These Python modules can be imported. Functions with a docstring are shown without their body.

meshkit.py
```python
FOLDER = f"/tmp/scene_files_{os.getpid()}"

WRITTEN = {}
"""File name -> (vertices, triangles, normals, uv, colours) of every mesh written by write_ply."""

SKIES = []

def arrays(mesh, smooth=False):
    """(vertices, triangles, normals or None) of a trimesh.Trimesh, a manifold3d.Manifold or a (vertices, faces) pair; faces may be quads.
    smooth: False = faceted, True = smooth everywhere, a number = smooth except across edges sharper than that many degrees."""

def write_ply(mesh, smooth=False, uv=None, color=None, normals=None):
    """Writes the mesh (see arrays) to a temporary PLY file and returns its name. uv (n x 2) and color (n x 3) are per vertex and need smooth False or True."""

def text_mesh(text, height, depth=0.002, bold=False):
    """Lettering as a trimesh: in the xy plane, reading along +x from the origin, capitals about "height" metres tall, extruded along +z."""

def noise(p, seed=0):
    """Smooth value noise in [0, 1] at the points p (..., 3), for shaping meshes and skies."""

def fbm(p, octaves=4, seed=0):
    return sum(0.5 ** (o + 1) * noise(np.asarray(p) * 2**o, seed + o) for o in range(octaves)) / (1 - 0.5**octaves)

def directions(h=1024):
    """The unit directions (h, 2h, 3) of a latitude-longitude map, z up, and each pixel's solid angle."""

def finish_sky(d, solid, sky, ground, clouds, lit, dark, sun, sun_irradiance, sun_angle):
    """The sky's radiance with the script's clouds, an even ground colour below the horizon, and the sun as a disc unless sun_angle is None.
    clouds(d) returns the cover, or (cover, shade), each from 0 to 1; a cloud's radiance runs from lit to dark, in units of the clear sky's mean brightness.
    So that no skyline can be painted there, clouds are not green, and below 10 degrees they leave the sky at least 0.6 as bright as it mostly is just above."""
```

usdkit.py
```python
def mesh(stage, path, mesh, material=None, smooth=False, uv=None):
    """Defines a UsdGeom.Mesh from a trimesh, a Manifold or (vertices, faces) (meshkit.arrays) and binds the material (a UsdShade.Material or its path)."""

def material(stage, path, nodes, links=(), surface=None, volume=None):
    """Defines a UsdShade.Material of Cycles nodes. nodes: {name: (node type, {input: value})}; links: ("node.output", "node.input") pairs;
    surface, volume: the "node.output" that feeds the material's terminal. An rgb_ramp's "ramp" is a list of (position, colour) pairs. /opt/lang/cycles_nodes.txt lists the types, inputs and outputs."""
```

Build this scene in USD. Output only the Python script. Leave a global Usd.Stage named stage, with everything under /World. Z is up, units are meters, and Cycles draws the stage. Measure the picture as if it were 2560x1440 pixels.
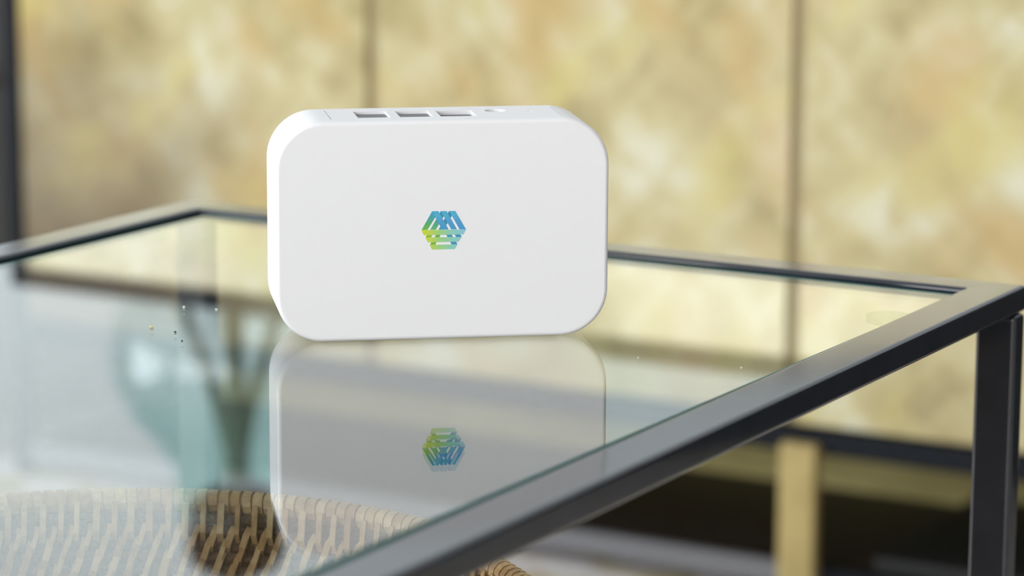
import math, random
import numpy as np, trimesh, usdkit, meshkit
import manifold3d as m3
from shapely.geometry import Polygon, box as sbox
from pxr import Usd, UsdGeom, UsdLux, UsdShade, Gf, Sdf

rng = random.Random(7)
stage = Usd.Stage.CreateInMemory()
UsdGeom.SetStageUpAxis(stage, 'Z'); UsdGeom.SetStageMetersPerUnit(stage, 1.0)
world = UsdGeom.Xform.Define(stage, '/World'); stage.SetDefaultPrim(world.GetPrim())
UsdGeom.Scope.Define(stage, '/World/Looks')

# ---------------------------------------------------------------- camera, daylight, exposure
ZT = 0.485                                   # height of the side table
cam = UsdGeom.Camera.Define(stage, '/World/camera')
R_ = np.array([0.869343, 0.494188, 0.004454]); U_ = np.array([-0.097587, 0.16282, 0.981818]); F_ = np.array([-0.484478, 0.853972, -0.189772])
P_ = np.array([0.451247, -1.241406, ZT + 0.25])
cam.AddTransformOp().Set(Gf.Matrix4d(*[*map(float, R_), 0, *map(float, U_), 0, *map(float, -F_), 0, *map(float, P_), 1]))
cam.CreateHorizontalApertureAttr(36.0); cam.CreateVerticalApertureAttr(20.25)
cam.CreateFocalLengthAttr(36.0 * 7704.0 / 2560.0)
cam.CreateFStopAttr(8.0); cam.CreateFocusDistanceAttr(1.212)
cam.CreateClippingRangeAttr(Gf.Vec2f(0.02, 100))
cam.CreateExposureAttr(0.0)

ROOM = dict(x0=-3.6, x1=2.6, y0=-3.2, y1=1.46, z1=2.75)
WIN_F = (-3.1, 1.5, 0.60, 2.05)              # window behind the camera: x0, x1, z0, z1
WIN_L = (-2.9, 0.3, 0.60, 2.05)              # window in the left wall: y0, y1, z0, z1
FRONT_LIGHT, LEFT_LIGHT = 7.3, 9.0

def rect_light(path, w, h, center, rot, color, power):
    l = UsdLux.RectLight.Define(stage, path)
    l.CreateWidthAttr(w); l.CreateHeightAttr(h); l.CreateColorAttr(Gf.Vec3f(*color)); l.CreateIntensityAttr(power)
    l.AddTranslateOp().Set(Gf.Vec3d(*center)); l.AddRotateXYZOp().Set(Gf.Vec3f(*rot))
    return l
# daylight standing in the two window openings (a RectLight shines along its local -z)
rect_light('/World/daylight_behind', WIN_F[1]-WIN_F[0], WIN_F[3]-WIN_F[2], ((WIN_F[0]+WIN_F[1])/2, ROOM['y0']-0.22, (WIN_F[2]+WIN_F[3])/2), (90, 0, 0), (0.99, 0.995, 1.0), FRONT_LIGHT)
rect_light('/World/daylight_left', WIN_L[1]-WIN_L[0], WIN_L[3]-WIN_L[2], (ROOM['x0']-0.22, (WIN_L[0]+WIN_L[1])/2, (WIN_L[2]+WIN_L[3])/2), (90, 0, -90), (0.86, 0.93, 1.0), LEFT_LIGHT)

# ---------------------------------------------------------------- helpers
used = {}
def numbered(parent, name):
    k = (parent, name); n = used.get(k, 0); used[k] = n + 1
    return f'{parent}/{name}' if n == 0 else f'{parent}/{name}_{n:03d}'
def tag(prim, label=None, cat=None, group=None, kind=None):
    p = prim.GetPrim() if hasattr(prim, 'GetPrim') else prim
    for k, v in (('label', label), ('category', cat), ('group', group), ('kind', kind)):
        if v: p.SetCustomDataByKey(k, v)
    return p
def thing(name, label, cat, loc=(0, 0, 0), rz=0, group=None):
    x = UsdGeom.Xform.Define(stage, numbered('/World', name))
    x.AddTranslateOp().Set(Gf.Vec3d(*map(float, loc)))
    if rz: x.AddRotateZOp().Set(float(rz))
    tag(x, label, cat, group)
    return str(x.GetPath())
def obj(name, mesh, mat, parent='/World', smooth=False):
    m = usdkit.mesh(stage, numbered(parent, name), mesh, mat, smooth=smooth)
    return m
def struct(name, mesh, mat, parent='/World', smooth=False):
    m = obj(name, mesh, mat, parent, smooth)
    if parent == '/World': tag(m, kind='structure')
    return m
def cat(*ms): return trimesh.util.concatenate([m for m in ms])
def tm(man):
    m = man.to_mesh(); return trimesh.Trimesh(np.array(m.vert_properties)[:, :3], np.array(m.tri_verts), process=False)
def bx(x0, x1, y0, y1, z0, z1):
    b = trimesh.creation.box([x1-x0, y1-y0, z1-z0]); b.apply_translation([(x0+x1)/2, (y0+y1)/2, (z0+z1)/2]); return b
def mbox(x0, x1, y0, y1, z0, z1):
    return m3.Manifold.cube([x1-x0, y1-y0, z1-z0]).translate([x0, y0, z0])
def rbox(x0, x1, y0, y1, z0, z1, r=0.001, seg=8):
    """box with rounded edges: hull of eight spheres"""
    s = m3.Manifold.sphere(r, seg)
    pts = [s.translate([x, y, z]) for x in (x0+r, x1-r) for y in (y0+r, y1-r) for z in (z0+r, z1-r)]
    return tm(m3.Manifold.batch_hull(pts))
def lathe(profile, n=48):
    return trimesh.creation.revolve(np.array(profile, float), sections=n)
def sweep(path, radii, sides=8, closed=False, flat=None):
    """tube along a path; flat=(width, thickness, normals) gives a ribbon section"""
    p = np.asarray(path, float); n = len(p)
    t = np.roll(p, -1, 0) - np.roll(p, 1, 0) if closed else np.gradient(p, axis=0)
    t /= np.linalg.norm(t, axis=1, keepdims=True) + 1e-12
    if flat is None:
        a = np.cross(t, np.where(np.abs(t[:, 2:]) < 0.9, [0, 0, 1.0], [1.0, 0, 0])); a /= np.linalg.norm(a, axis=1, keepdims=True) + 1e-12
        b = np.cross(t, a); ra = rb = np.broadcast_to(radii, (n,))
    else:
        w, h, nm = flat
        b = nm - t * np.sum(nm*t, 1, keepdims=True); b /= np.linalg.norm(b, axis=1, keepdims=True) + 1e-12
        a = np.cross(b, t); ra = np.broadcast_to(w/2, (n,)); rb = np.broadcast_to(h/2, (n,))
    ang = np.arange(sides) * 2*math.pi/sides + (math.pi/sides if flat is not None else 0)
    v = p[:, None] + ra[:, None, None]*np.cos(ang)[None, :, None]*a[:, None] + rb[:, None, None]*np.sin(ang)[None, :, None]*b[:, None]
    v = v.reshape(-1, 3); f = []
    for i in range(n if closed else n-1):
        k = (i+1) % n
        for j in range(sides):
            q = (j+1) % sides
            f += [[i*sides+j, i*sides+q, k*sides+q], [i*sides+j, k*sides+q, k*sides+j]]
    if not closed:
        for j in range(1, sides-1):
            f += [[0, j+1, j], [(n-1)*sides, (n-1)*sides+j, (n-1)*sides+j+1]]
    m = trimesh.Trimesh(v, f, process=False); m.fix_normals() if m.volume < 0 else None
    return m
def mat(name, nodes, links=(), surface='p.BSDF', volume=None):
    return usdkit.material(stage, f'/World/Looks/{name}', nodes, links, surface, volume)
def S(r, g, b):
    return tuple(((c/255)/12.92 if c/255 <= 0.04045 else ((c/255+0.055)/1.055)**2.4) for c in (r, g, b))
def plain(name, col, rough=0.5, spec=0.5, **k):
    return mat(name, {'p': ('principled_bsdf', dict(base_color=col, roughness=rough, specular_ior_level=spec, **k))})
def noisy(name, c0, c1, scale, rough=0.5, bump=0.0, stretch=(1, 1, 1), lo=0.35, hi=0.65, detail=3, bump_scale=None, **k):
    nodes = {'tc': ('texture_coordinate', {}), 'mp': ('mapping', {'scale': stretch, 'mapping_type': 'point'}),
             'n': ('noise_texture', {'scale': scale, 'detail': detail}), 'r': ('rgb_ramp', {'ramp': [(lo, c0), (hi, c1)]}),
             'p': ('principled_bsdf', dict(roughness=rough, **k))}
    links = [('tc.object', 'mp.vector'), ('mp.vector', 'n.vector'), ('n.fac', 'r.fac'), ('r.color', 'p.base_color')]
    if bump:
        nodes['b'] = ('bump', {'strength': bump, 'distance': 0.002}); links += [('n.fac', 'b.height'), ('b.normal', 'p.normal')]
    return mat(name, nodes, links)

# ---------------------------------------------------------------- materials
M_wall = noisy('wall_paint', (0.74, 0.79, 0.81), (0.80, 0.84, 0.85), 3, 0.6, 0.02)
M_brown = noisy('taupe_wall_paint', (0.38, 0.36, 0.34), (0.44, 0.41, 0.385), 3, 0.7)
M_added = noisy('added_panel_dark', (0.022, 0.018, 0.016), (0.036, 0.029, 0.025), 6, 0.5, 0, (1, 1, 6))  # only for the added dark panel on the back wall
M_ceil = plain('ceiling_paint', (0.52, 0.52, 0.53), 0.8)
M_trim = plain('trim_paint', (0.75, 0.75, 0.74), 0.45)
M_steel = noisy('dark_steel', (0.009, 0.014, 0.022), (0.014, 0.019, 0.028), 60, 0.11, 0.01, (1, 1, 1), detail=5, ior=1.7)
M_rail = plain('black_brown_steel', (0.006, 0.008, 0.012), 0.5, 0.15)
M_white = plain('white_plastic', (0.84, 0.835, 0.845), 0.42)
M_jack = plain('black_connector', (0.035, 0.033, 0.042), 0.35)
M_dark = noisy('black_brown_board', (0.013, 0.009, 0.007), (0.022, 0.015, 0.012), 12, 0.5, 0, (1, 8, 1), specular_ior_level=0.2)
M_black = plain('matt_black', (0.006, 0.006, 0.006), 0.6)
M_brass = noisy('golden_leg', S(164, 144, 90), S(178, 158, 102), 40, 0.5)
M_grey = plain('grey_metal_edge', (0.15, 0.15, 0.16), 0.45)
M_stile = plain('dull_gold_stile', S(150, 134, 98), 0.45)
M_fabric = noisy('grey_fabric', (0.33, 0.33, 0.33), (0.40, 0.40, 0.40), 400, 0.9, 0.3)
M_olive = noisy('olive_gold_board', S(160, 147, 88), S(178, 165, 104), 14, 0.6)
M_edge = mat('glass_edge_green', {'p': ('principled_bsdf', dict(base_color=(0.045, 0.21, 0.195), roughness=0.4))})
M_bumper = mat('clear_bumper', {'t': ('transparent_bsdf', {'color': (0.80, 0.84, 0.66)}), 'd': ('glossy_bsdf', {'roughness': 0.2}), 'm': ('mix_closure', {'fac': 0.10})},
               [('t.BSDF', 'm.closure1'), ('d.BSDF', 'm.closure2')], 'm.closure')
def fres(c):
    """unpolarised Fresnel reflectance of glass (n = 1.5) seen from outside at cosine c"""
    c = max(c, 1e-4); t = math.sqrt(1 - (1-c*c)/2.25)
    rs = (c-1.5*t)/(c+1.5*t); rp = (1.5*c-t)/(1.5*c+t)
    return (rs*rs+rp*rp)/2
def glass_mat(name, tint, rough=0.0, ombre=None, span=None):
    # both faces of the slab: straight transmission and a mirror reflection by the Fresnel law (the angle is the same outside on both faces)
    extra, links = {}, []
    if ombre:                                # glass dyed deeper towards its neck
        extra = {'tc': ('texture_coordinate', {}), 'sx': ('separate_xyz', {}), 'mr': ('map_range', {'from_min': span[0], 'from_max': span[1], 'clamp': True}), 'ro': ('rgb_ramp', {'ramp': ombre})}
        links = [('tc.object', 'sx.vector'), ('sx.z', 'mr.value'), ('mr.result', 'ro.fac'), ('ro.color', 't.color')]
    return mat(name, {**extra, 'g': ('geometry', {}), 'dt': ('vector_math', {'math_type': 'dot_product'}), 'ab': ('math', {'math_type': 'absolute'}),
                      'r': ('rgb_ramp', {'ramp': [(c, (fres(c),)*3) for c in [0, .03, .06, .09, .12, .15, .18, .21, .24, .27, .3, .35, .4, .5, .6, .7, .8, .9, 1.0]]}),
                      't': ('transparent_bsdf', {'color': tint}), 'l': ('glossy_bsdf', {'color': (1, 1, 1), 'roughness': rough}), 'm': ('mix_closure', {})},
               links + [('g.incoming', 'dt.vector1'), ('g.true_normal', 'dt.vector2'), ('dt.value', 'ab.value1'), ('ab.value', 'r.fac'), ('r.color', 'm.fac'),
                ('t.BSDF', 'm.closure1'), ('l.BSDF', 'm.closure2')], 'm.closure')
M_glass = mat('table_glass', {'g': ('glass_bsdf', {'color': (0.975, 0.995, 0.988), 'roughness': 0.0, 'IOR': 1.5})}, [], 'g.BSDF')
M_pane = glass_mat('window_glass', (0.99, 0.99, 0.99))
M_vase = glass_mat('teal_glass', (0.88, 0.955, 0.945), 0.04, [(0.25, (0.97, 0.99, 0.985)), (0.60, (0.87, 0.965, 0.955))], (0.0, 0.28))
M_stem = noisy('dry_stem', S(112, 122, 104), S(140, 148, 126), 80, 0.7)
M_head = noisy('dry_flower', S(38, 30, 22), S(62, 50, 34), 90, 0.9)
# floor: pale pebble terrazzo with ochre and olive stones
M_floor = mat('pebble_floor', {'tc': ('texture_coordinate', {}), 'v': ('voronoi_texture', {'scale': 34.0, 'randomness': 1.0}), 's': ('separate_color', {}),
      'r': ('rgb_ramp', {'ramp': [(0.0, S(228, 222, 220)), (0.42, S(222, 214, 212)), (0.64, S(222, 212, 196)), (0.78, S(196, 174, 124)), (0.88, S(180, 174, 132)), (1.0, S(238, 234, 232))]}),
      'e': ('voronoi_texture', {'scale': 34.0, 'feature': 'distance_to_edge'}), 'b': ('bump', {'strength': 0.25, 'distance': 0.004}), 'p': ('principled_bsdf', {'roughness': 0.45})},
      [('tc.object', 'v.vector'), ('tc.object', 'e.vector'), ('v.color', 's.color'), ('s.r', 'r.fac'), ('r.color', 'p.base_color'), ('e.distance', 'b.height'), ('b.normal', 'p.normal')])
# mottled golden door faces: crossing brush-like strokes of straw, ochre, olive and pale beige
def door_mat(name, off):
    n = {'tc': ('texture_coordinate', {}),
         'q1': ('mapping', {'mapping_type': 'point', 'rotation': (0, math.radians(40), 0)}), 'm1': ('mapping', {'mapping_type': 'point', 'location': (off, 0, off), 'scale': (21, 1, 10)}),
         'q2': ('mapping', {'mapping_type': 'point', 'rotation': (0, math.radians(-44), 0)}), 'm2': ('mapping', {'mapping_type': 'point', 'location': (3+off, 0, off), 'scale': (18, 1, 9)}),
         'n1': ('noise_texture', {'scale': 1.0, 'detail': 3, 'roughness': 0.55, 'distortion': 0.4}), 'n2': ('noise_texture', {'scale': 1.0, 'detail': 3, 'roughness': 0.55, 'distortion': 0.4}),
         'ad': ('math', {'math_type': 'add'}), 'hf': ('math', {'math_type': 'multiply', 'value2': 0.5}),
         'r': ('rgb_ramp', {'ramp': [(0.36, S(146, 131, 84)), (0.44, S(169, 156, 106)), (0.50, S(180, 168, 121)), (0.56, S(189, 180, 141)), (0.64, S(200, 197, 172))]}),
         'm3': ('mapping', {'mapping_type': 'point', 'location': (7+off, 0, 2+off), 'scale': (11, 1, 8)}),
         'n3': ('noise_texture', {'scale': 1.0, 'detail': 2}), 'r3': ('rgb_ramp', {'ramp': [(0.50, (0, 0, 0)), (0.68, (0.6, 0.6, 0.6))]}),
         'mx': ('mix_color', {'b': S(184, 150, 84), 'blend_type': 'mix'}),
         'm4': ('mapping', {'mapping_type': 'point', 'location': (1+off, 0, 5+off), 'scale': (12, 1, 8)}),
         'n4': ('noise_texture', {'scale': 1.0, 'detail': 2}), 'r4': ('rgb_ramp', {'ramp': [(0.54, (0, 0, 0)), (0.68, (0.6, 0.6, 0.6))]}),
         'my': ('mix_color', {'b': S(190, 178, 102), 'blend_type': 'mix'}),
         # brown shade painted into the colour at the first door's outer lower corner
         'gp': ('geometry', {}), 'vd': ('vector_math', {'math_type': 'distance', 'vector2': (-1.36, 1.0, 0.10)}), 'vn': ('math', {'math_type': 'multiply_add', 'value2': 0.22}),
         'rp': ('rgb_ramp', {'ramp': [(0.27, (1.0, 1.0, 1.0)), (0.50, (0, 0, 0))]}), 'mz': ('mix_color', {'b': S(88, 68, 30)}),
         'p': ('principled_bsdf', {'roughness': 0.29, 'metallic': 0.14, 'specular_ior_level': 0.1, 'coat_weight': 1.0, 'coat_roughness': 0.12, 'coat_ior': 1.8})}
    l = [('tc.object', 'q1.vector'), ('tc.object', 'q2.vector'), ('q1.vector', 'm1.vector'), ('q2.vector', 'm2.vector'), ('q1.vector', 'm3.vector'), ('q2.vector', 'm4.vector')] + [(f'm{i}.vector', f'n{i}.vector') for i in (1, 2, 3, 4)]
    l += [('n1.fac', 'ad.value1'), ('n2.fac', 'ad.value2'), ('ad.value', 'hf.value1'), ('hf.value', 'r.fac'), ('r.color', 'mx.a'), ('n3.fac', 'r3.fac'), ('r3.color', 'mx.fac'),
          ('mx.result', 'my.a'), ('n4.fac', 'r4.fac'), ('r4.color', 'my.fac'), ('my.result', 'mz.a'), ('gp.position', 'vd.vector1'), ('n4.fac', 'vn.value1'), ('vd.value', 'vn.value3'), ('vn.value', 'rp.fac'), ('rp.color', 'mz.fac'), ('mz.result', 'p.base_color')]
    return mat(name, n, l)

# ---------------------------------------------------------------- the room
X0, X1, Y0, Y1, Z1 = ROOM['x0'], ROOM['x1'], ROOM['y0'], ROOM['y1'], ROOM['z1']
T = 0.16
struct('floor', bx(X0-T, X1+T, Y0-T, Y1+T, -0.12, 0), M_floor)
struct('ceiling', bx(X0-T, X1+T, Y0-T, Y1+T, Z1, Z1+0.12), M_ceil)
struct('wall_back', bx(X0-T, X1+T, Y1, Y1+T, 0, Z1), M_wall)
struct('wall_right', bx(X1, X1+T, Y0, Y1, 0, Z1), M_brown)
a, b, c, d = WIN_F
struct('wall_front', tm(mbox(X0-T, X1+T, Y0-T, Y0, 0, Z1) - mbox(a, b, Y0-1, Y0+1, c, d)), M_wall)
a, b, c, d = WIN_L
struct('wall_left', tm(mbox(X0-T, X0, Y0, Y1, 0, Z1) - mbox(X0-1, X0+1, a, b, c, d)), M_wall)
struct('added_trim_1', rbox(0.34, X1, Y1-0.03, Y1, 0.0, 0.95, 0.004), M_added)  # added unseen panel, gives the table bar side something dark to reflect
struct('baseboard_back', rbox(X0, 0.338, Y1-0.014, Y1, 0, 0.09, 0.003), M_trim)
def window(name, axis, lo, hi, z0, z1, at, nm):
    x = UsdGeom.Xform.Define(stage, f'/World/{name}'); tag(x, kind='structure'); p = str(x.GetPath())
    def seg(u0, u1, v0, v1, t0, t1):
        return bx(u0, u1, at+t0, at+t1, v0, v1) if axis == 'x' else bx(at+t0, at+t1, u0, u1, v0, v1)
    w = 0.055
    for s in (seg(lo, lo+w, z0, z1, -0.04, 0.02), seg(hi-w, hi, z0, z1, -0.04, 0.02), seg(lo+w, hi-w, z0, z0+w, -0.04, 0.02), seg(lo+w, hi-w, z1-w, z1, -0.04, 0.02)):
        obj('window_frame', s, M_trim, p)
    for k in range(1, nm):
        u = lo + (hi-lo)*k/nm
        obj('mullion', seg(u-0.02, u+0.02, z0+w, z1-w, -0.035, 0.015), M_trim, p)
    for k in range(nm):
        u0 = lo + (hi-lo)*k/nm; u1 = lo + (hi-lo)*(k+1)/nm
        obj('pane', seg(u0+(w if k == 0 else 0.02), u1-(w if k == nm-1 else 0.02), z0+w, z1-w, -0.012, -0.008), M_pane, p)
window('window_1', 'x', WIN_F[0], WIN_F[1], WIN_F[2], WIN_F[3], Y0-0.08, 4)
window('window_2', 'y', WIN_L[0], WIN_L[1], WIN_L[2], WIN_L[3], X0-0.08, 3)

# ---------------------------------------------------------------- sideboard with golden doors along the back wall
CX0, CX1, CY0, CY1 = -1.3625, 0.25, 1.0, 1.42
CTOP, CR1, CR0, SH1, SH0 = ZT+0.295, ZT-0.337, ZT-0.358, ZT-0.4546, ZT-0.473
sb = thing('sideboard', 'long sideboard with mottled golden doors in a dark steel frame, against the wall', 'sideboard')
obj('top_board', rbox(CX0, CX1, CY0, CY1, CTOP-0.016, CTOP, 0.0015), M_rail, sb)
obj('bottom_board', bx(CX0+0.015, CX1-0.015, CY0+0.02, CY1, CR0+0.002, CR1-0.003), M_dark, sb)
for x in (CX0, CX1-0.0145):
    obj('frame_post', rbox(x, x+0.0145, CY0, CY0+0.0145, SH0-0.012, CTOP-0.016, 0.001), M_rail, sb)
obj('frame_rail', rbox(CX0+0.0145, CX1-0.0145, CY0, CY0+0.02, CR0, CR1, 0.001), M_rail, sb)
for x in (CX0, CX1-0.0145):
    obj('side_panel', bx(x, x+0.0145, CY0+0.0145, CY1, CR0, CTOP-0.016), M_dark, sb)
obj('back_panel', bx(CX0+0.0145, CX1-0.0145, CY1-0.006, CY1, CR0, CTOP-0.016), M_dark, sb)
edges = [CX0+0.0145, -0.9625, -0.560, -0.158, CX1-0.0145]
for k in range(4):
    lb = None
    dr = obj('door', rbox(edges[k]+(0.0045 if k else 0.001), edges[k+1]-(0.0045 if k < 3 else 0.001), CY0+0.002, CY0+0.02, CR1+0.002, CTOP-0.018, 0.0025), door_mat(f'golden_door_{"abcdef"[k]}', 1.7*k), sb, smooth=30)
for k in (1, 2, 3):
    obj('stile', bx(edges[k]-0.0044, edges[k]+0.0044, CY0+0.007, CY0+0.0195, CR1+0.002, CTOP-0.018), M_stile, sb)
# open low shelf under the doors
obj('shelf_board', bx(CX0+0.02, CX1-0.02, CY0+0.014, CY0+0.25, SH0+0.002, SH1), M_dark, sb)
obj('shelf_lip', rbox(-0.531, CX1-0.0145, CY0+0.002, CY0+0.0135, SH0, SH1+0.0005, 0.001), M_rail, sb)
tag(obj('shelf_edge', rbox(CX0+0.0145, -0.531, CY0+0.002, CY0+0.0135, SH0, SH1+0.0005, 0.001), M_grey, sb), 'grey metal shelf edge')
tag(obj('shelf_back', bx(CX0+0.0145, CX1-0.0145, CY0+0.252, CY0+0.262, 0.006, CR0), M_olive, sb), 'olive gold back board of the low shelf')
for x in (-0.563,):
    tag(obj('leg', rbox(x, x+0.032, CY0-0.012, CY0+0.0015, 0, CR0+0.009, 0.002), M_brass, sb), 'golden leg')

# black box on the shelf
bxm = thing('media_box', 'flat black box lying on the low open shelf of the sideboard', 'box', (-0.49, CY0+0.016, SH1+0.0006))
obj('housing', rbox(0, 0.26, 0, 0.225, 0.0, 0.012, 0.002), M_black, bxm)

ot = thing('ottoman', 'grey fabric ottoman at the left end of the sideboard', 'ottoman', (-1.68, 1.20, 0))
obj('cushion', rbox(-0.285, 0.285, -0.21, 0.21, 0.36, 0.52, 0.04, 24), M_fabric, ot, smooth=60)
obj('body', rbox(-0.275, 0.275, -0.20, 0.20, 0.05, 0.37, 0.02, 16), M_fabric, ot, smooth=60)
for x in (-0.24, 0.24):
    for y in (-0.16, 0.16):
        obj('leg', lathe([(0, 0), (0.012, 0), (0.018, 0.06), (0, 0.06)], 16).apply_translation([x, y, 0]), M_black, ot, smooth=40)

# ---------------------------------------------------------------- teal vase on the sideboard (seen mirrored in the table glass)
vz = thing('glass_vase', 'round teal glass vase with dry stems standing on the sideboard', 'vase', (-1.246, 1.20, CTOP))
prof = [(0.0, 0.0), (0.075, 0.0), (0.100, 0.012), (0.120, 0.045), (0.1265, 0.085), (0.122, 0.115), (0.105, 0.150), (0.080, 0.178), (0.064, 0.205), (0.060, 0.245), (0.063, 0.252),
        (0.060, 0.252), (0.056, 0.245), (0.060, 0.205), (0.076, 0.179), (0.101, 0.151), (0.118, 0.115), (0.1225, 0.085), (0.116, 0.046), (0.098, 0.017), (0.074, 0.006), (0.0, 0.006)]
obj('bowl', lathe(prof, 64), M_vase, vz, smooth=50)
for k, (x, y) in enumerate([(-0.075, -0.01), (0.06, 0.01), (-0.03, 0.05), (0.02, -0.045)]):
    pts = [np.array([x, y, 0.008]), np.array([x*0.75, y*0.75, 0.05]), np.array([x*0.3, y*0.3, 0.13]), np.array([x*0.08, y*0.08, 0.19]), np.array([x*0.1, y*0.1, 0.27])]
    obj('stem', sweep(pts, [0.006, 0.006, 0.007, 0.008, 0.008], 8), M_stem, vz, smooth=60)
hd = trimesh.creation.icosphere(4, 1.0)
v = hd.vertices; v = v * (1 + 0.18*(meshkit.noise(v*7+5)-0.5)[:, None] + 0.25*(meshkit.noise(v*2.5+9)-0.5)[:, None])
hd.vertices = np.sign(v)*np.abs(v)**0.75 * [0.045, 0.044, 0.049] + [0, 0, 0.270]
tag(obj('flower_head', hd, M_head, vz, smooth=True), 'dark dried flower head')

# ---------------------------------------------------------------- glass side table
TW, TL, BW, BH = 0.442, 0.70, 0.0209, 0.0115
tb = thing('side_table', 'side table with a clear glass top in a dark metal frame', 'table', (0, 0, 0))
def bar_profile(w, h, r=0.0020, n=6):
    pts = []
    for cx, cz, a0 in ((w-r, -r, 0), (r, -r, 90), (r, -h+r, 180), (w-r, -h+r, 270)):
        for k in range(n+1):
            t = math.radians(a0 + 90*k/n); pts.append((cx+r*math.cos(t), cz+r*math.sin(t)))
    return pts
def mitred(P, along, inward, L):
    pr = bar_profile(BW, BH); n = len(pr); P, along, inward = (np.array(q, float) for q in (P, along, inward))
    v = [P + along*o + inward*o + [0, 0, z] for o, z in pr] + [P + along*(L-o) + inward*o + [0, 0, z] for o, z in pr]
    f = []
    for i in range(n):
        j = (i+1) % n; f += [[i, j, n+j], [i, n+j, n+i]]
    for i in range(1, n-1): f += [[0, i+1, i], [n, n+i, n+i+1]]
    m = trimesh.Trimesh(v, f, process=False)
    if m.volume < 0: m.invert()
    return m
zt = ZT; YB = 0.004
obj('frame_bar', mitred((0, -TL, zt), (0, 1, 0), (-1, 0, 0), TL+YB), M_steel, tb, smooth=40)
obj('frame_bar', mitred((-TW, -TL, zt), (0, 1, 0), (1, 0, 0), TL+YB), M_steel, tb, smooth=40)
obj('frame_bar', mitred((-TW, YB, zt), (1, 0, 0), (0, -1, 0), TW), M_steel, tb, smooth=40)
obj('frame_bar', mitred((-TW, -TL, zt), (1, 0, 0), (0, 1, 0), TW), M_steel, tb, smooth=40)
LW, LD = 0.0183, 0.0120
for x in (-LW, -TW):
    for y in (YB-LD, -TL):
        lg = obj('leg', rbox(x, x+LW, y, y+LD, 0.004, zt-BH-0.0004, 0.0022, 16), M_steel, tb, smooth=40)
        obj('foot', rbox(x+0.001, x+LW-0.001, y+0.001, y+LD-0.001, 0.0, 0.0045, 0.001), M_black, str(lg.GetPath()))
gz0, gz1 = zt-0.008, zt-0.002
GWD, GLN, GROT, GCX, GCY = 0.3915, 0.6555, -0.0112, -0.2212, -0.3475
gx0, gx1, gy0, gy1 = -GWD/2, GWD/2, -GLN/2, GLN/2
def turned(m):
    m.apply_transform(trimesh.transformations.rotation_matrix(GROT, [0, 0, 1])); m.apply_translation([GCX, GCY, 0]); return m
e = 0.0004
vv = [(x, y, z) for z in (gz1, gz0) for x, y in ((gx0+e, gy0+e), (gx1-e, gy0+e), (gx1-e, gy1-e), (gx0+e, gy1-e))]
gl = obj('glass_top', turned(trimesh.Trimesh(vv, [[0, 1, 2], [0, 2, 3], [4, 6, 5], [4, 7, 6]], process=False)), M_glass, tb)
for (x0, x1, y0, y1) in ((gx1-e, gx1, gy0, gy1), (gx0, gx0+e, gy0, gy1), (gx0+e, gx1-e, gy1-e, gy1), (gx0+e, gx1-e, gy0, gy0+e)):
    tag(obj('glass_edge', turned(bx(x0, x1, y0, y1, gz0, gz1)), M_edge, str(gl.GetPath())), 'green polished glass edge')
for x in (-0.0315, -TW+0.0315):
    for y in (-0.073, -TL+0.073):
        pad = trimesh.creation.cylinder(0.0095, 0.003, sections=32); pad.apply_translation([x, y, gz0-0.0017])
        obj('bumper', pad, M_bumper, tb, smooth=40)

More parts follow.
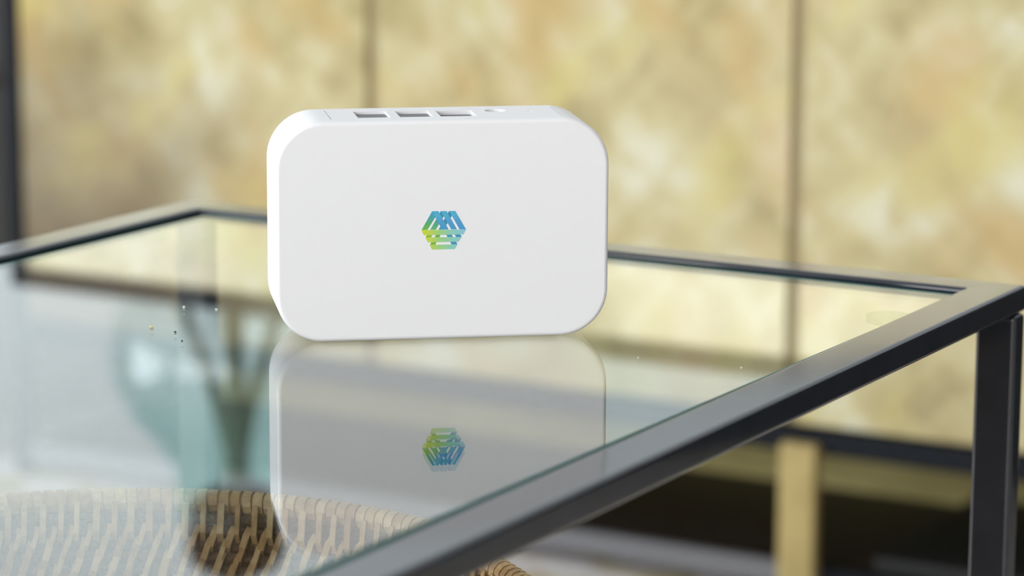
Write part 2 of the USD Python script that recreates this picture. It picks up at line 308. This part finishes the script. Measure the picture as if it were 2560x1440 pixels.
# ---------------------------------------------------------------- white hub standing on the glass
UX, UY = 0.778201, 0.628015
HW, HH, HD, HR = 0.1325, 0.0876, 0.0400, 0.0190
A = np.array([-0.202126, -0.246056, 0]); A[:2] += np.array([UX, UY])*(-0.0155)
hub = thing('hub', 'white rounded plastic smart hub standing upright on the glass table', 'hub', (A[0], A[1], ZT-0.002), math.degrees(math.atan2(UY, UX)))
def rrect(x0, x1, z0, z1, r, n=14):
    out = []
    for cx, cz, a0 in ((x1-r, z0+r, -90), (x1-r, z1-r, 0), (x0+r, z1-r, 90), (x0+r, z0+r, 180)):
        for k in range(n+1):
            t = math.radians(a0+90*k/n); out.append((cx+r*math.cos(t), cz+r*math.sin(t)))
    return np.array(out)
def hub_shell(fr=0.0018):
    rings = []
    for k in range(6):                       # front fillet
        t = math.pi/2*k/5; i = fr*(1-math.sin(t)); rings.append((fr*(1-math.cos(t)), i))
    for k in range(6):
        t = math.pi/2*k/5; i = fr*(1-math.cos(t)); rings.append((HD-fr+fr*math.sin(t), i))
    V = []; n = None
    for y, i in rings:
        p = rrect(i, HW-i, i, HH-i, HR-i); n = len(p); V += [(x, y, z) for x, z in p]
    F = []
    for a in range(len(rings)-1):
        for j in range(n):
            q = (j+1) % n; F += [[a*n+j, a*n+q, (a+1)*n+q], [a*n+j, (a+1)*n+q, (a+1)*n+j]]
    c0 = len(V); V += [(HW/2, 0, HH/2), (HW/2, HD, HH/2)]; l = (len(rings)-1)*n
    for j in range(n):
        q = (j+1) % n; F += [[c0, q, j], [c0+1, l+j, l+q]]
    m = trimesh.Trimesh(V, F, process=True); 
    if m.volume < 0: m.invert()
    return m
sh = hub_shell()
body = m3.Manifold(m3.Mesh(np.asarray(sh.vertices, np.float32), np.asarray(sh.faces, np.uint32)))
OX = 0.0155                                  # local x of the measured points
PX0, PX1, PY0, PY1, PD = 0.0072+OX, 0.0992+OX, 0.0075, 0.0350, 0.0060
holes = [(0.0183+OX, 0.0312+OX, 0.0105, 0.0290, 0.0016), (0.0350+OX, 0.0482+OX, 0.0105, 0.0282, 0.0016), (0.0512+OX, 0.0655+OX, 0.0105, 0.0275, 0.0021)]
RH, RR = (0.0750+OX, 0.0250), 0.0042
PH, PR = (0.0882+OX, 0.0205), 0.0009
pocket = mbox(PX0, PX1, PY0, PY1, HH-PD, HH+0.01)
panel = mbox(PX0+0.0003, PX1-0.0003, PY0+0.00002, PY1-0.00002, HH-PD+0.0001, HH-0.00002)
for (x0, x1, y0, y1, dz) in holes: panel = panel - mbox(x0, x1, y0, y1, HH-0.0052, HH+0.01)
cyl = lambda c, r, dz: m3.Manifold.cylinder(dz+0.01, r, r, 40).translate([c[0], c[1], HH-dz])
panel = panel - cyl(RH, RR, 0.0050) - cyl(PH, PR, 0.0045)
obj('shell', tm(body - pocket), M_white, hub, smooth=32)
pp = str(obj('port_panel', tm(panel), M_white, hub, smooth=32).GetPath())
for (x0, x1, y0, y1, dz) in holes:
    tag(obj('port', rbox(x0+0.0002, x1-0.0002, y0+0.0002, y1-0.0002, HH-0.0051, HH-dz+0.0004, 0.0003), M_jack, pp), 'dark connector inside a port opening')
pin = trimesh.creation.cylinder(0.0010, 0.003, sections=20); pin.apply_translation([RH[0], RH[1], HH-0.0035])
tag(obj('power_pin', pin, plain('grey_pin', (0.45, 0.45, 0.46), 0.3, metallic=0.8), pp, smooth=40), 'metal pin of the round power socket')
# printed emblem: woven ribbons over three bands
def grad_mat(name, c, axis, lo, hi):
    return mat(name, {'tc': ('texture_coordinate', {}), 's': ('separate_xyz', {}), 'mr': ('map_range', {'from_min': lo, 'from_max': hi, 'clamp': True}),
                      'r': ('rgb_ramp', {'ramp': c}), 'p': ('principled_bsdf', {'roughness': 0.42})},
               [('tc.object', 's.vector'), (f's.{axis}', 'mr.value'), ('mr.result', 'r.fac'), ('r.color', 'p.base_color')])
mm = 1e-3
x_lo, x_hi = 0.042+OX, 0.0596+OX
G_rise1 = grad_mat('emblem_rise_left', [(0, S(112, 186, 66)), (0.35, S(84, 172, 110)), (0.75, S(72, 158, 176)), (1, S(70, 160, 196))], 'z', 44*mm, 51.5*mm)
G_rise2 = grad_mat('emblem_rise_middle', [(0, S(98, 178, 112)), (0.5, S(78, 160, 150)), (1, S(56, 138, 176))], 'z', 44*mm, 51.3*mm)
G_rise3 = grad_mat('emblem_rise_right', [(0, S(76, 164, 160)), (0.5, S(58, 140, 176)), (1, S(52, 140, 182))], 'z', 44*mm, 51.3*mm)
G_fall = grad_mat('emblem_fall', [(0, S(72, 152, 202)), (0.5, S(82, 158, 206)), (0.8, S(80, 176, 208)), (1, S(78, 170, 200))], 'z', 44*mm, 51.5*mm)
G_band = grad_mat('emblem_band', [(0, S(206, 212, 40)), (0.14, S(196, 212, 70)), (0.4, S(158, 208, 124)), (0.68, S(140, 206, 184)), (1, S(138, 196, 220))], 'x', x_lo, x_hi)
G_con = grad_mat('emblem_link', [(0, S(170, 192, 46)), (0.35, S(112, 178, 62)), (0.5, S(100, 172, 110)), (0.62, S(72, 150, 190)), (1, S(56, 138, 178))], 'x', x_lo, x_hi)
emb = [
 ('emblem_ribbon', 0, G_rise1, [(42.0, 44.1), (44.3, 44.1), (47.5, 49.2), (47.2, 50.6), (46.2, 51.5)]),
 ('emblem_ribbon', 0, G_rise2, [(45.4, 44.1), (47.6, 44.1), (51.2, 50.1), (50.6, 51.4), (49.6, 51.4)]),
 ('emblem_ribbon', 0, G_rise3, [(48.7, 44.1), (50.8, 44.1), (54.4, 50.2), (53.9, 51.4), (52.9, 51.4)]),
 ('emblem_ribbon', 1, G_fall, [(46.2, 51.5), (48.7, 51.5), (52.7, 44.1), (50.1, 44.1)]),
 ('emblem_ribbon', 1, G_fall, [(49.6, 51.5), (51.95, 51.45), (56.0, 44.1), (53.8, 44.1)]),
 ('emblem_ribbon', 1, G_fall, [(52.95, 51.45), (55.4, 51.4), (59.6, 44.0), (57.1, 44.05)]),
 ('emblem_link', 0, G_con, [(43.6, 41.1), (44.1, 42.1), (46.2, 42.1), (45.7, 41.0)]),
 ('emblem_link', 0, G_con, [(47.2, 41.0), (47.7, 42.1), (49.5, 42.1), (49.0, 41.0)]),
 ('emblem_link', 0, G_con, [(51.8, 42.0), (54.0, 42.0), (54.5, 40.9), (52.4, 40.9)]),
 ('emblem_link', 0, G_con, [(55.2, 42.0), (57.4, 42.0), (57.9, 40.9), (55.7, 40.9)]),
 ('emblem_link', 0, G_con, [(45.3, 38.1), (45.9, 39.2), (47.9, 39.2), (47.4, 38.1)]),
 ('emblem_link', 0, G_con, [(53.4, 39.2), (55.7, 39.2), (56.2, 38.0), (53.9, 38.0)]),
 ('emblem_band', 1, G_band, [(42.0, 44.05), (59.6, 43.95), (58.5, 41.95), (42.8, 42.05)]),
 ('emblem_band', 1, G_band, [(43.5, 41.1), (57.9, 41.0), (56.6, 39.1), (44.5, 39.15)]),
 ('emblem_band', 1, G_band, [(45.2, 38.15), (56.2, 38.05), (55.1, 36.2), (46.1, 36.25)])]
for nm, lay, gm, pts in emb:
    th = 0.00005 + 0.00004*lay
    pg = Polygon([(x*mm+OX, z*mm) for x, z in pts]).buffer(0)
    m = trimesh.creation.extrude_polygon(pg, th+0.00002)
    v = m.vertices.copy(); m = trimesh.Trimesh(np.stack([v[:, 0], -th+v[:, 2], v[:, 1]], 1), m.faces, process=False)
    if m.volume < 0: m.invert()
    obj(nm, m, gm, hub)

# ---------------------------------------------------------------- woven basket under the glass
BC, BR, BZ = (-0.2075, -0.3841), 0.169, ZT-0.079
M_core = noisy('rattan_core', S(70, 46, 22), S(128, 92, 50), 700, 0.55, 0.3, (1, 1, 1), detail=2)
M_cane = [noisy(f'cane_{"abc"[k]}', c0, c1, 160, 0.38, 0.1) for k, (c0, c1) in enumerate(((S(176, 140, 88), S(206, 172, 118)), (S(190, 156, 104), S(220, 190, 140)), (S(160, 120, 66), S(196, 156, 98))))]
bk = thing('basket', 'round woven rattan basket standing under the glass table top', 'basket', (BC[0], BC[1], 0))
RIM = 0.0044
def wall_r(z):                               # radius of the wall's mid-surface at height z
    t = max(0.0, min(1.0, z/BZ)); return (BR-RIM) * (0.80 + 0.20*t**0.8) - 0.0012
def circ(r, z, n, ph=0): return [(r*math.cos(ph+2*math.pi*k/n), r*math.sin(ph+2*math.pi*k/n), z) for k in range(n)]
PITCH = 0.0054
nrow = int((BZ-2*RIM)/PITCH)
for k in range(nrow):
    z = BZ-2*RIM-0.0022-k*PITCH
    if z < 0.003: break
    obj('coil', sweep(circ(wall_r(z), z, 90), 0.0028, 6, closed=True), M_core, bk, smooth=60)
obj('base', lathe([(0.0, 0.0), (wall_r(0.0)+0.002, 0.0), (wall_r(0.0)+0.002, 0.006), (0.0, 0.006)], 64), M_core, bk)
rimp = obj('rim', sweep(circ(BR-RIM, BZ-RIM, 120), RIM, 10, closed=True), M_cane[0], bk, smooth=60)
camxy = np.array([P_[0]-BC[0], P_[1]-BC[1]]); far = math.atan2(-camxy[1], -camxy[0])    # azimuth of the far inside wall
def lash(a, row, inside=True, w=0.0024):
    z1 = BZ-2*RIM-0.0022-row*PITCH+0.003 if row > 0 else BZ-RIM+0.001
    z0 = z1-(0.0105 if row > 0 else 0.0165); sl = (0.0037 if row > 0 else 0.0008)/BR
    pts, nm = [], []
    for k in range(5):
        t = k/4; z = z1+(z0-z1)*t; aa = a + sl*t*(1 if inside else -1)
        out = 0.0034 + (0.0011 if 0 < k < 4 else -0.0012)
        if row == 0 and k <= 1: out = RIM + 0.0012 - (BR-RIM-wall_r(z) if inside else -(BR-RIM-wall_r(z)))*(1 if k == 0 else 0.6)
        r = wall_r(z) + (-out if inside else out)
        pts.append((r*math.cos(aa), r*math.sin(aa), z)); s = -1 if inside else 1; nm.append((s*math.cos(aa), s*math.sin(aa), 0.0))
    return sweep(pts, 0, 4, flat=(w*1.41, 0.0009, np.array(nm)))
NL = 136
parts, rest = [], []
for row in range(0, nrow-1):
    for j in range(NL):
        a = 2*math.pi*(j+0.5*(row % 2)+rng.uniform(-0.08, 0.08)-0.20*row)/NL
        da = (a-far+math.pi) % (2*math.pi)-math.pi
        w = 0.0024*rng.uniform(0.8, 1.25)
        (parts if row < 7 and -0.72 < da < 0.50 and len(parts) < 290 else rest).append((a, row, w))
for i, (a, row, w) in enumerate(parts):
    obj('lashing', lash(a, row, True, w), M_cane[rng.randrange(3)], bk)
st = obj('lashing_rest', cat(*[lash(a, r, True, w) for a, r, w in rest]), M_cane[0], bk)
tag(st, 'remaining cane lashings inside the basket', kind='stuff')
tag(obj('outer_lashing', cat(*[lash(2*math.pi*(j+0.5*(r % 2)-0.2*r)/NL, r, False) for r in range(nrow-1) for j in range(NL)]), M_cane[1], bk), 'cane lashings on the outside of the basket', kind='stuff')
# cane binding wound round the rim
NW = 210
for j in range(NW):
    a0 = 2*math.pi*j/NW; wd = 2*math.pi*(BR-RIM)/NW*rng.uniform(0.80, 0.97)
    if j % 2 and False: continue
    rr = RIM+0.0005; n = 12; pts, nm = [], []
    for k in range(n):
        t = 2*math.pi*k/n; aa = a0 + 0.004*math.sin(t)
        r = BR-RIM+rr*math.cos(t)
        pts.append((r*math.cos(aa), r*math.sin(aa), BZ-RIM+rr*math.sin(t))); nm.append((math.cos(t)*math.cos(aa), math.cos(t)*math.sin(aa), math.sin(t)))
    obj('rim_wrap', sweep(pts, 0, 4, closed=True, flat=(wd*1.3, 0.0009, np.array(nm))), M_cane[rng.randrange(3)], str(rimp.GetPath()))

# ---------------------------------------------------------------- crumbs and specks on the glass
def crumb(x, y, s, mt, label, seed):
    m = trimesh.creation.icosphere(2, 1.0); v = m.vertices
    m.vertices = v*(0.75+0.6*meshkit.noise(v*1.8+seed))[:, None]*np.array(s)
    m.apply_translation([0, 0, -m.bounds[0][2]])
    t = obj('crumb', m, mt); UsdGeom.Xformable(t).AddTranslateOp().Set(Gf.Vec3d(x, y, ZT-0.002)); tag(t, label, 'crumb')
K_tan, K_dark, K_pale = plain('crumb_tan', S(206, 188, 150), 0.7), plain('crumb_dark', S(52, 48, 44), 0.7), plain('crumb_white', (0.85, 0.86, 0.88), 0.6)
crumb(-0.27468, -0.255857, (0.0009, 0.0006, 0.0005), K_tan, 'tan bread crumb on the glass, left of the white hub', 1)
crumb(-0.260983, -0.258711, (0.0005, 0.0004, 0.0003), K_dark, 'dark speck on the glass just right of the tan crumb', 2)
crumb(-0.249161, -0.270571, (0.0004, 0.0003, 0.0002), K_dark, 'tiniest dark speck on the glass, nearest to the camera', 3)
crumb(-0.287476, -0.215668, (0.0005, 0.0005, 0.0004), K_pale, 'white speck on the glass behind the tan crumb', 4)
crumb(-0.273504, -0.212234, (0.0005, 0.0004, 0.0003), K_pale, 'white speck on the glass nearest to the hub on its left', 5)
crumb(-0.080023, -0.206162, (0.00025, 0.00025, 0.0002), K_pale, 'pale speck on the glass just right of the hub foot', 6)
crumb(-0.03801, -0.202005, (0.0003, 0.0003, 0.0002), K_pale, 'pale speck on the glass close to the right frame bar', 7)
